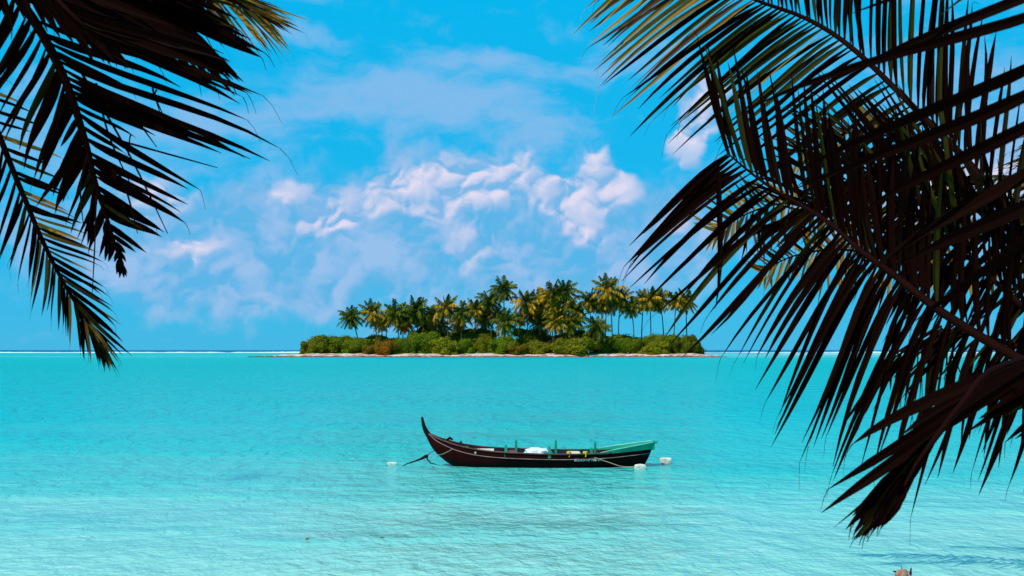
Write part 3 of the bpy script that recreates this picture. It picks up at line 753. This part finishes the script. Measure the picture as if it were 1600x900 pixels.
def gfrond(parent,az,el,length,mats,seed,n=55,width=.034,droop=1.1,leaf=.62,m=None,start=None,ws=.022):
    """a whole frond grown from the crown in any direction"""
    rr=random.Random(seed); org=parent.location
    d=Vector((math.cos(az)*math.cos(el),math.sin(az)*math.cos(el),math.sin(el))); p=Vector(start); pts=[p.copy()]; ns=30
    for k in range(ns):
        p=p+d*(length/ns); pts.append(p.copy()); d=(d+Vector((0,0,-droop/ns))).normalized()
    side0=Vector((-math.sin(az),math.cos(az),0)); mb=MB(org)
    for i in range(n):
        t=.14+.86*i/n; u=t*ns; a=min(int(u),ns-1); q=pts[a].lerp(pts[a+1],u-a); tg=(pts[a+1]-pts[a]).normalized()
        L=leaf*math.sin(math.pi*(.16+.74*t))**.6*rr.uniform(.85,1.1)
        for sg in (-1,1):
            dd=(side0*sg*.85+tg*.55+Vector((0,0,-.35-rr.uniform(0,.35)))+Vector((rr.gauss(0,.07),rr.gauss(0,.07),0))).normalized()
            blade(mb,q,tg,dd*L,width,rr,0 if m is None else m(t,rr),face=(tg.cross(side0)).normalized(),seg=7)
    fr=mb.build('frond',mats,parent)
    mb=MB(org); mb.tube(pts[::2]+[pts[-1]],[ws*(1-.85*i/(len(pts[::2])))+.003 for i in range(len(pts[::2])+1)],6); mb.build('rachis',M['rachis'],fr,True)
    return fr

def near_trunk(parent,top,base,r0=.20,r1=.13,bow=.25):
    pts=[];rad=[]
    for k in range(26):
        t=k/25; q=Vector(base).lerp(Vector(top),t); q.x+=bow*math.sin(math.pi*t); pts.append(q); rad.append((r0*(1-t)+r1*t)*(1.05 if k%2 else .98)+(.10*(1-t)**6))
    mb=MB(parent.location); mb.tube(pts,rad,14); mb.build('trunk',M['bark'],parent,True)

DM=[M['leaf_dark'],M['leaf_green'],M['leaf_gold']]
def mm(pg,pgold,tipgold=0.):  # tipgold: share of tip leaflets given the sunlit gold colour
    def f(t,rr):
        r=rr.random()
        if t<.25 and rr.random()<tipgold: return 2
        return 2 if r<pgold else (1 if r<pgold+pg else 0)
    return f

# --- right palm ----------------------------------------------------
C1=P(1790,640,5.6); B1=Vector((C1.x+.75,5.2,.55))
pr=empty('coconut_palm',B1); tag(pr,'large dark foreground palm whose fronds sweep in from the right edge','palm tree')
near_trunk(pr,C1,B1,.21,.15,.2)
# main frond with broken tip
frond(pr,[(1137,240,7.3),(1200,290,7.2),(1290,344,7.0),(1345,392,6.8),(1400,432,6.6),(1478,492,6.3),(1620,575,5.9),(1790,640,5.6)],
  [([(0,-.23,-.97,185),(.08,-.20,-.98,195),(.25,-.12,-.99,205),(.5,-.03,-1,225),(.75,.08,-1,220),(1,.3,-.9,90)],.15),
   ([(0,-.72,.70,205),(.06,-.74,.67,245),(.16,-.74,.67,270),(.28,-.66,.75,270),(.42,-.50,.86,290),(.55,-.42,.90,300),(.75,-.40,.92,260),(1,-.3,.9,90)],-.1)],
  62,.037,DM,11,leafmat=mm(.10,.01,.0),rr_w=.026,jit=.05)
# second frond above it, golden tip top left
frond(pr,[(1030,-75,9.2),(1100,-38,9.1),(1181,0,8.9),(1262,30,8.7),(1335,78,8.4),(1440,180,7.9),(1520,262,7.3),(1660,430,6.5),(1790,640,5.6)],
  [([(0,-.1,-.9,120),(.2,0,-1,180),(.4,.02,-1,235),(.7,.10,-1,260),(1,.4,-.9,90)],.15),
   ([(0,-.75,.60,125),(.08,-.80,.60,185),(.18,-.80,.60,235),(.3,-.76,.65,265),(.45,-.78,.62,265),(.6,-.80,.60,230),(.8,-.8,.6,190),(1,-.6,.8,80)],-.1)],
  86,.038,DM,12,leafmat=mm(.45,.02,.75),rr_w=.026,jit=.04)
# frond drooping toward the water, folded bundle at its tip
frond(pr,[(1413,760,3.9),(1434,722,3.95),(1462,684,4.0),(1500,636,4.05),(1560,575,4.2),(1680,560,4.8),(1790,640,5.6)],
  [([(0,-.50,.87,52),(.08,-.60,.80,95),(.2,-.64,.77,150),(.34,-.66,.75,190),(.40,-.78,.63,230),(.46,-.82,.57,250),(.53,-.84,.54,270),(.62,-.86,.50,300),(.8,-.85,.5,220),(1,-.8,.5,90)],-.1),
   ([(0,-.42,.90,45),(.08,-.52,.86,90),(.2,-.60,.80,140),(.34,-.62,.78,190),(.45,-.6,.8,170),(1,.2,.9,90)],.1)],
  84,.046,DM,13,leafmat=mm(.08,.0),rr_w=.014,jit=.035,keep=lambda si,t,i:(t<.36) or (si==0 and t<.70 and i%9==0) or (t>.75))
# long drooping frond, dense, filling the lower right
frond(pr,[(1395,560,6.9),(1440,535,6.7),(1500,520,6.5),(1600,545,6.2),(1700,590,5.9),(1790,640,5.6)],
  [([(0,-.30,.95,130),(.3,-.35,.93,170),(.6,-.3,.95,170),(1,-.3,.9,80)],-.05),
   ([(0,-.55,.8,90),(.5,-.6,.75,140),(1,-.6,.75,80)],.1)],
  26,.030,DM,14,leafmat=mm(.25,.08),rr_w=.018,jit=.16,ragged=.1)
# frond across the middle right
frond(pr,[(1262,330,8.2),(1320,285,8.0),(1390,262,7.6),(1470,280,7.2),(1560,360,6.7),(1680,500,6.1),(1790,640,5.6)],
  [([(0,-.8,.35,110),(.3,-.65,.72,190),(.6,-.6,.78,210),(1,-.4,.9,100)],0),
   ([(0,-.75,-.2,100),(.3,-.62,-.6,170),(.6,-.5,-.85,190),(1,-.2,-.9,100)],.1)],
  56,.030,DM,15,leafmat=mm(.14,.03),rr_w=.02,jit=.07)
frond(pr,[(1410,335,6.9),(1450,352,6.8),(1510,400,6.6),(1600,480,6.2),(1700,560,5.9),(1790,640,5.6)],
  [([(0,-.5,.8,120),(.4,-.4,.9,190),(1,-.3,.9,100)],0),
   ([(0,-.45,-.8,120),(.4,-.15,-1,230),(1,.2,-.9,100)],.1)],
  40,.030,DM,21,leafmat=mm(.22,.02),rr_w=.02,jit=.08)
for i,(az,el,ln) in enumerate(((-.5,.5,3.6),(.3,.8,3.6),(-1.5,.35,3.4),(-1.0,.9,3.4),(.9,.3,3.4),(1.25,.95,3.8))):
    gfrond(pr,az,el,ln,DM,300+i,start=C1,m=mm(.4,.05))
# single leaflet hanging straight down through the gap
mb=MB(pr.location); rr=random.Random(2); blade(mb,P(1123,262,7.2),Vector((0,0,-1)),P(1118,482,7.1)-P(1123,262,7.2),.035,rr,0,0.0); mb.build('hanging_leaflet',DM,pr)

# --- very near palm at the right edge (soft, dark leaflets crossing the top right) ----
C2=P(2010,-330,4.4); B2=Vector((C2.x+.4,3.6,.85))
pn=empty('coconut_palm',B2); tag(pn,'closest palm, its blurred dark blades crossing the top right corner','palm tree')
near_trunk(pn,C2,B2,.2,.15,.2)
frond(pn,[(1650,330,3.3),(1675,210,3.25),(1690,90,3.25),(1730,-40,3.35),(1800,-170,3.6),(1900,-270,4.0),(2010,-330,4.4)],
  [([(0,-.85,.55,270),(.15,-.88,.50,400),(.35,-.92,.40,500),(.55,-.93,.36,530),(.75,-.9,.35,470),(1,-.8,.4,150)],-.12),
   ([(0,.3,.9,120),(.3,.7,.7,260),(.7,.8,.6,300),(1,.7,.5,150)],.1)],
  13,.036,DM,31,leafmat=mm(.05,0),rr_w=.018,jit=.06)
for i,(az,el,ln) in enumerate(((-.4,.5,3.4),(.5,.4,3.2),(-1.4,.6,3.2),(1.3,.8,3.0),(2.6,.9,2.6),(3.4,.7,2.6))):
    gfrond(pn,az,el,ln,DM,340+i,start=C2,m=mm(.3,0))

# --- palm farther back at the right with sunlit golden fronds ------------
C3=P(1880,430,14.0); B3=Vector((C3.x+.5,13.4,-.3))
pb=empty('coconut_palm',B3); tag(pb,'palm behind the large foreground palm, its sunlit golden fronds glimpsed through the gaps','palm tree')
near_trunk(pb,C3,B3,.2,.15,.15)
def goldy(t,rr): return 2 if rr.random()<.8 else (1 if rr.random()<.6 else 0)  # sunlit look of these fronds comes from the gold leaf colour
frond(pb,[(1122,362,13.6),(1165,335,13.5),(1225,318,13.4),(1300,330,13.3),(1400,370,13.2),(1520,405,13.1),(1880,430,14)],
  [([(0,-.4,.9,28),(.15,-.15,1,60),(.5,-.1,1,85),(1,0,1,40)],0),([(0,-.7,-.2,40),(.2,-.6,-.55,50),(.6,-.5,-.8,60),(1,-.3,-.9,40)],.1)],
  62,.05,DM,41,leafmat=goldy,rr_w=.02,jit=.14,ljit=.2)
frond(pb,[(1255,238,13.8),(1320,208,13.6),(1395,215,13.5),(1470,258,13.3),(1560,340,13.1),(1880,430,14)],
  [([(0,-.4,.9,40),(.3,-.3,1,80),(.7,-.1,1,90),(1,0,1,40)],0),([(0,-.7,-.2,50),(.3,-.5,-.6,70),(1,-.3,-.9,40)],.1)],
  60,.05,DM,42,leafmat=goldy,rr_w=.02,jit=.12,ljit=.2)
frond(pb,[(1190,425,13.2),(1240,400,13.2),(1310,390,13.2),(1400,402,13.1),(1520,420,13),(1880,430,14)],
  [([(0,-.3,.9,30),(.3,-.25,1,60),(.7,-.1,1,70),(1,0,1,40)],0),([(0,-.7,-.2,30),(.4,-.5,-.7,45),(1,-.3,-.9,30)],.1)],
  50,.05,DM,43,leafmat=goldy,rr_w=.02,jit=.14,ljit=.2)
for i,(az,el,ln) in enumerate(((2.6,.9,3.0),(1.9,.7,3.0),(1.0,.5,3.2),(.2,.6,3.2),(-.6,.5,3.0),(3.0,.15,2.4),(2.9,-.35,2.2),(3.5,.5,2.4),(-1.6,.5,2.2),(2.4,1.2,2.6),(3.3,1.0,2.6))):
    gfrond(pb,az,el,ln,DM,360+i,start=C3,m=mm(.5,.2),n=44,width=.05,leaf=.6)
# stringy old flower stalks low at the right
mb=MB(pb.location); rr=random.Random(8)
for i in range(34):
    x=rr.uniform(1400,1500); y=rr.uniform(535,590); l=rr.uniform(40,110); q=rr.gauss(-8,14)
    mb.tube([P(1530,470,12.6).lerp(P(x,y,12.4),.5),P(x+q*.2,y,12.4),P(x+q*.6,y+l*.5,12.4),P(x+q,y+l,12.4)],[.012,.010,.007,.003],4)
mb.build('flower_stalk',M['rachis'],pb)

# --- left palm ---------------------------------------------------------
C4=P(-330,-230,6.3); B4=Vector((C4.x-.4,5.6,.55))
pl=empty('coconut_palm',B4); tag(pl,'dark foreground palm whose drooping fronds fill the upper left corner','palm tree')
near_trunk(pl,C4,B4,.2,.14,-.2)
# drooping ragged frond
frond(pl,[(192,425,6.6),(170,350,6.55),(150,290,6.5),(130,210,6.4),(95,110,6.3),(30,0,6.2),(-90,-120,6.2),(-330,-230,6.3)],
  [([(0,.35,.94,14),(.06,.5,.85,26),(.13,.75,.62,50),(.17,.86,.50,95),(.25,.86,.50,120),(.34,.86,.50,165),(.44,.87,.48,205),(.52,.90,.43,250),(.57,.93,.37,360),(.7,.93,.37,390),(.8,.92,.38,300),(1,.8,.5,100)],-.1),
   ([(0,-.1,1,15),(.08,-.25,.95,30),(.2,-.35,.93,70),(.4,-.4,.9,110),(.7,-.5,.85,200),(1,-.5,.8,100)],.1)],
  62,.041,DM,51,leafmat=mm(.05,0),rr_w=.030,jit=.07,ragged=.18)
frond(pl,[(265,20,6.0),(200,-20,6.0),(120,-70,6.0),(0,-130,6.1),(-150,-190,6.2),(-330,-230,6.3)],
  [([(0,.90,.42,150),(.2,.92,.40,200),(.5,.93,.38,300),(.8,.92,.4,250),(1,.8,.4,100)],-.1),
   ([(0,.75,.65,150),(.2,.70,.70,180),(.5,.62,.76,220),(.8,.55,.8,200),(1,.5,.8,100)],.1)],
  50,.050,DM,52,leafmat=mm(.05,0),rr_w=.026,jit=.05)
frond(pl,[(150,55,5.7),(110,20,5.7),(50,-40,5.8),(-40,-110,6.0),(-180,-180,6.2),(-330,-230,6.3)],
  [([(0,.91,.40,250),(.3,.92,.40,290),(.7,.92,.38,280),(1,.8,.4,100)],-.1),
   ([(0,.7,.7,70),(.3,.5,.85,100),(.7,.3,.95,160),(1,.2,.9,80)],.1)],
  46,.050,DM,53,leafmat=mm(.05,0),rr_w=.026,jit=.04)
# yellow green frond tip behind, top
frond(pl,[(405,22,8.6),(350,-10,8.5),(280,-42,8.4),(190,-80,8.2),(60,-130,7.7),(-120,-190,7.0),(-330,-230,6.3)],
  [([(0,.70,.70,48),(.05,.68,.73,85),(.15,.66,.75,125),(.35,.62,.78,160),(.7,.55,.83,190),(1,.5,.8,80)],-.05),
   ([(0,.85,.5,45),(.06,.90,.42,80),(.2,.93,.34,130),(.5,.95,.25,170),(1,.9,.2,80)],.1)],
  74,.020,DM,54,leafmat=lambda t,rr:(2 if rr.random()<(.75 if t<.25 else .3) else 1),rr_w=.02,jit=.05)
# lower drooping frond
frond(pl,[(166,545,7.0),(142,510,7.0),(104,450,7.0),(66,375,6.9),(30,290,6.8),(-40,130,6.6),(-170,-60,6.4),(-330,-230,6.3)],
  [([(0,.35,.94,22),(.08,.45,.88,55),(.2,.65,.75,95),(.3,.82,.56,105),(.45,.93,.35,95),(1,.9,.3,80)],-.1),
   ([(0,.3,.95,20),(.08,.2,1,45),(.2,.15,1,75),(.35,-.1,1,90),(.7,-.4,.9,120),(1,-.5,.8,80)],.1)],
  60,.028,DM,55,leafmat=mm(.30,.28),rr_w=.022,jit=.06)
# stray hanging threads of the dead frond
mb=MB(pl.location); rr=random.Random(77)
for x0,y0,x1,y1 in ((125,110,262,365),(245,140,252,182),(170,215,340,262),(150,305,144,460),(138,240,130,350),(185,270,215,365),(200,165,245,230),(240,130,255,180),(205,210,200,245),(150,130,205,290)):
    a=P(x0,y0,6.4); b=P(x1,y1,6.4); mid=a.lerp(b,.5)+Vector((rr.uniform(-.04,.04),0,rr.uniform(-.03,.05)))
    mb.tube([Vector(q) for q in catmull([tuple(a),tuple(mid),tuple(b)],9)],[.007,.007,.006,.006,.005,.005,.004,.003,.002],4)
mb.build('leaf_threads',M['rachis'],pl)
for i,(az,el,ln) in enumerate(((2.6,.5,3.6),(3.3,.8,3.6),(-1.7,.5,3.4),(-2.4,.9,3.4),(1.9,.7,3.6),(-.8,.9,3.2),(.2,1.1,3.4))):
    gfrond(pl,az,el,ln,DM,320+i,start=C4,m=mm(.4,.05))

# ------------------------------------------------------------------ light
SUN_EL=R(54); SUN_AZ=R(-130)     # azimuth measured from +Y (view direction) towards +X ; sun is at the left, beyond the boat
sd=Vector((math.sin(SUN_AZ)*math.cos(SUN_EL),math.cos(SUN_AZ)*math.cos(SUN_EL),math.sin(SUN_EL)))
sl=bpy.data.lights.new('sun','SUN'); sl.energy=4.2; sl.angle=R(.5); sl.color=(1,.93,.82)
so=bpy.data.objects.new('sun',sl); link(so); so.rotation_euler=sd.to_track_quat('Z','Y').to_euler(); so.location=(0,0,50)

w=bpy.data.worlds.new('World'); S.world=w; w.use_nodes=True
nt=w.node_tree; N=nt.nodes; L=nt.links; N.clear()
def nd(t,tree=None,**k):
    n=(tree or nt).nodes.new(t)
    for a,v in k.items(): setattr(n,a,v)
    return n
out=nd('ShaderNodeOutputWorld'); bg=nd('ShaderNodeBackground'); L.new(bg.outputs[0],out.inputs[0])
sky=nd('ShaderNodeTexSky'); sky.sky_type='NISHITA'; sky.sun_disc=False; sky.sun_elevation=SUN_EL; sky.sun_rotation=SUN_AZ; sky.air_density=1.0; sky.dust_density=.3; sky.ozone_density=3
tc=nd('ShaderNodeTexCoord'); sp=nd('ShaderNodeSeparateXYZ'); L.new(tc.outputs['Generated'],sp.inputs[0])
def wm(op,*a,tree=None,clamp=False):
    t=tree or nt; n=nd('ShaderNodeMath',t,operation=op); n.use_clamp=clamp
    for i,x in enumerate(a):
        if isinstance(x,(int,float)): n.inputs[i].default_value=x
        else: t.links.new(x,n.inputs[i])
    return n.outputs[0]
az=wm('MULTIPLY',wm('ARCTAN2',sp.outputs['X'],sp.outputs['Y']),F/100)
el=wm('MULTIPLY',wm('ARCSINE',sp.outputs['Z']),F/100)
cb=nd('ShaderNodeCombineXYZ'); L.new(az,cb.inputs[0]); L.new(el,cb.inputs[1])
# cloud group
def AE(px,py):
    v=Vector(((px-HX)/F,1,(HY-py)/F)).normalized()
    return math.atan2(v.x,v.y)*F/100, math.asin(v.z)*F/100
def noise_n(vec,scale,detail,rough=.55,out_='Fac'):
    n=nd('ShaderNodeTexNoise'); n.inputs['Scale'].default_value=scale; n.inputs['Detail'].default_value=detail; n.inputs['Roughness'].default_value=rough; L.new(vec,n.inputs['Vector']); return n.outputs[out_]
def vm(op,a,b_=None,c_=None,o=0):
    n=nd('ShaderNodeVectorMath',operation=op)
    for i,x in enumerate((a,b_,c_)):
        if x is None: continue
        if isinstance(x,tuple): n.inputs[i].default_value=x
        else: L.new(x,n.inputs[i])
    return n.outputs[o]
wn=noise_n(cb.outputs[0],1.0,3,.55,'Color')
wv=vm('MULTIPLY_ADD',vm('SUBTRACT',wn,(.5,.5,.5)),(.75,.6,0),cb.outputs[0])
def blobs(lst):
    acc=None
    for (px,py,rx,ry,rot,amp) in lst:
        ax,ay=AE(px,py); rx/=100; ry/=100
        if abs(rot)<4:
            ln=vm('LENGTH',vm('MULTIPLY_ADD',wv,(1/rx,1/ry,0),(-ax/rx,-ay/ry,0)),o='Value')
        else:
            mp=nd('ShaderNodeMapping'); mp.vector_type='TEXTURE'; mp.inputs['Location'].default_value=(ax,ay,0); mp.inputs['Rotation'].default_value=(0,0,R(rot)); mp.inputs['Scale'].default_value=(rx,ry,1e6)
            L.new(wv,mp.inputs[0]); ln=vm('LENGTH',mp.outputs[0],o='Value')
        # 1-d^2 falloff
        f=wm('MULTIPLY',wm('SUBTRACT',1.3,ln,clamp=False),amp)
        f=wm('MAXIMUM',f,0.0)
        acc=f if acc is None else wm('ADD',acc,f)
    return wm('MINIMUM',acc,1.0)
def sm(x,lo,hi):
    mr=nd('ShaderNodeMapRange'); mr.interpolation_type='SMOOTHSTEP'; mr.inputs[1].default_value=lo; mr.inputs[2].default_value=hi; L.new(x,mr.inputs[0]); return mr.outputs[0]
VB=blobs([(560,150,230,60,5,.75),(790,185,190,50,-12,.75),(760,95,150,22,-8,.6),(990,95,150,35,8,.6),(450,60,90,22,0,.45),(500,5,70,14,0,.5),
    (320,200,150,60,0,.5),(100,250,200,150,0,.5),(1500,150,300,150,0,.5)])
vn=noise_n(vm('MULTIPLY',wv,(.55,1.5,1)),1.6,5,.62)
dv=sm(wm('ADD',wm('MULTIPLY',wm('SUBTRACT',vn,.5),1.9),VB),.10,1.0)
# low hazy cumulus bank (soft)
SB=blobs([(600,410,540,100,0,.9),(330,380,240,100,0,.8),(920,395,190,95,0,.9),(640,300,350,70,8,.7),(1040,330,120,80,0,.6),(618,235,28,50,-12,.7),(1500,300,300,130,0,.7)])
sn=noise_n(wv,1.15,5,.55)
ds=sm(wm('ADD',wm('MULTIPLY',wm('SUBTRACT',sn,.5),2.0),SB),.12,.98)
BB=[(500,345,56,28,14,1.05),(560,315,74,42,24,1.1),(650,290,75,38,10,1.0),(705,268,64,40,12,1.05),(795,262,88,40,14,.95),(745,312,120,46,5,.8),
    (862,296,40,34,0,1.1),(908,318,62,42,45,1.0),(935,275,34,62,-12,1.15),(915,360,40,48,0,.95),(974,290,28,26,0,.8),
    (1098,160,46,58,-25,1.15),(1062,225,40,66,-25,1.1),(1050,342,48,42,0,1.0),(235,305,70,46,20,1.05),(310,386,56,30,0,.95),(722,396,64,38,20,.85),(450,300,60,30,10,.75),(1520,290,110,70,0,.9)]
CB=blobs(BB)
def billow(vec,scale,detail):
    n=nd('ShaderNodeTexNoise'); n.noise_type='RIDGED_MULTIFRACTAL'; n.inputs['Scale'].default_value=scale; n.inputs['Detail'].default_value=detail
    n.inputs['Roughness'].default_value=.52; n.inputs['Lacunarity'].default_value=2.1; n.inputs['Offset'].default_value=.9; n.inputs['Gain'].default_value=1.4; L.new(vec,n.inputs['Vector'])
    return wm('MULTIPLY',n.outputs['Fac'],-1.0)
flat=vm('MULTIPLY',wv,(1,1.15,0))
p1=billow(flat,1.25,4.5); p2=billow(vm('ADD',flat,(-.06,.09,0)),1.25,3.5)
fn=noise_n(flat,1.0,4,.5)
dens=wm('ADD',wm('ADD',wm('MULTIPLY',wm('ADD',p1,.75),.42),wm('MULTIPLY',wm('SUBTRACT',fn,.5),1.0)),CB)
dc=sm(dens,.32,.86)
# sky colour: Nishita tinted toward the photograph's saturated cyan
tint=nd('ShaderNodeMix',data_type='RGBA',blend_type='MULTIPLY'); tint.inputs[0].default_value=1; L.new(sky.outputs[0],tint.inputs[6]); tint.inputs[7].default_value=(.06,1.1,1.2,1)
K=10.0   # background strength 0.1
def c(r,g,b): 
    f=lambda v:((v/255+.055)/1.055)**2.4 if v>10 else v/255/12.92
    return (f(r)*K,f(g)*K,f(b)*K,1)
ramp=nd('ShaderNodeValToRGB'); L.new(wm('DIVIDE',el,6.0,clamp=True),ramp.inputs[0])
e=ramp.color_ramp.elements; e[0].position=0; e[0].color=(*[v/K for v in c(74,181,232)[:3]],1); e[1].position=1; e[1].color=(*[v/K for v in c(0,185,244)[:3]],1)
x=e.new(.25); x.color=(*[v/K for v in c(30,180,238)[:3]],1)
sc=nd('ShaderNodeVectorMath',operation='SCALE'); L.new(ramp.outputs[0],sc.inputs[0]); sc.inputs[3].default_value=K
base=nd('ShaderNodeMix',data_type='RGBA'); base.inputs[0].default_value=.88; L.new(tint.outputs[2],base.inputs[6]); L.new(sc.outputs[0],base.inputs[7])
def over(fac,a,col):
    m=nd('ShaderNodeMix',data_type='RGBA'); L.new(fac,m.inputs[0]); L.new(a,m.inputs[6])
    if isinstance(col,tuple): m.inputs[7].default_value=col
    else: L.new(col,m.inputs[7])
    return m.outputs[2]
a1=over(wm('MULTIPLY',dv,.70),base.outputs[2],c(146,190,236))
scol=nd('ShaderNodeMix',data_type='RGBA'); L.new(wm('ADD',wm('MULTIPLY',wm('SUBTRACT',p1,p2),.9),sm(sn,.38,.66),clamp=True),scol.inputs[0]); scol.inputs[6].default_value=c(104,180,230); scol.inputs[7].default_value=c(164,194,237)
a2=over(wm('MULTIPLY',ds,.82),a1,scol.outputs[2])
lit=wm('ADD',wm('MULTIPLY',wm('SUBTRACT',p1,p2),1.25),wm('MULTIPLY_ADD',dens,.55,-.10),clamp=True)
cc=nd('ShaderNodeMix',data_type='RGBA'); L.new(lit,cc.inputs[0]); cc.inputs[6].default_value=c(128,184,232); cc.inputs[7].default_value=c(233,224,243)
a3=over(wm('MULTIPLY',dc,.86),a2,cc.outputs[2])
# pale lilac only; haze toward the horizon band
L.new(a3,bg.inputs[0]); bg.inputs[1].default_value=.1

# ------------------------------------------------------------------ camera
cam=bpy.data.cameras.new('camera'); co=bpy.data.objects.new('camera',cam); link(co)
co.location=(0,0,H); co.rotation_euler=(R(90),0,0); cam.sensor_width=36; cam.lens=F/1600*36; cam.shift_y=(HY-450)/1600
cam.clip_start=.1; cam.clip_end=100000
cam.dof.use_dof=True; cam.dof.focus_distance=26; cam.dof.aperture_fstop=9
S.camera=co
S.view_settings.view_transform='Standard'; S.view_settings.look='None'; S.view_settings.exposure=0; S.view_settings.gamma=1; S.view_settings.use_curve_mapping=False
S.render.engine='CYCLES'; S.cycles.max_bounces=6; S.cycles.diffuse_bounces=2; S.cycles.transparent_max_bounces=4; S.cycles.glossy_bounces=2
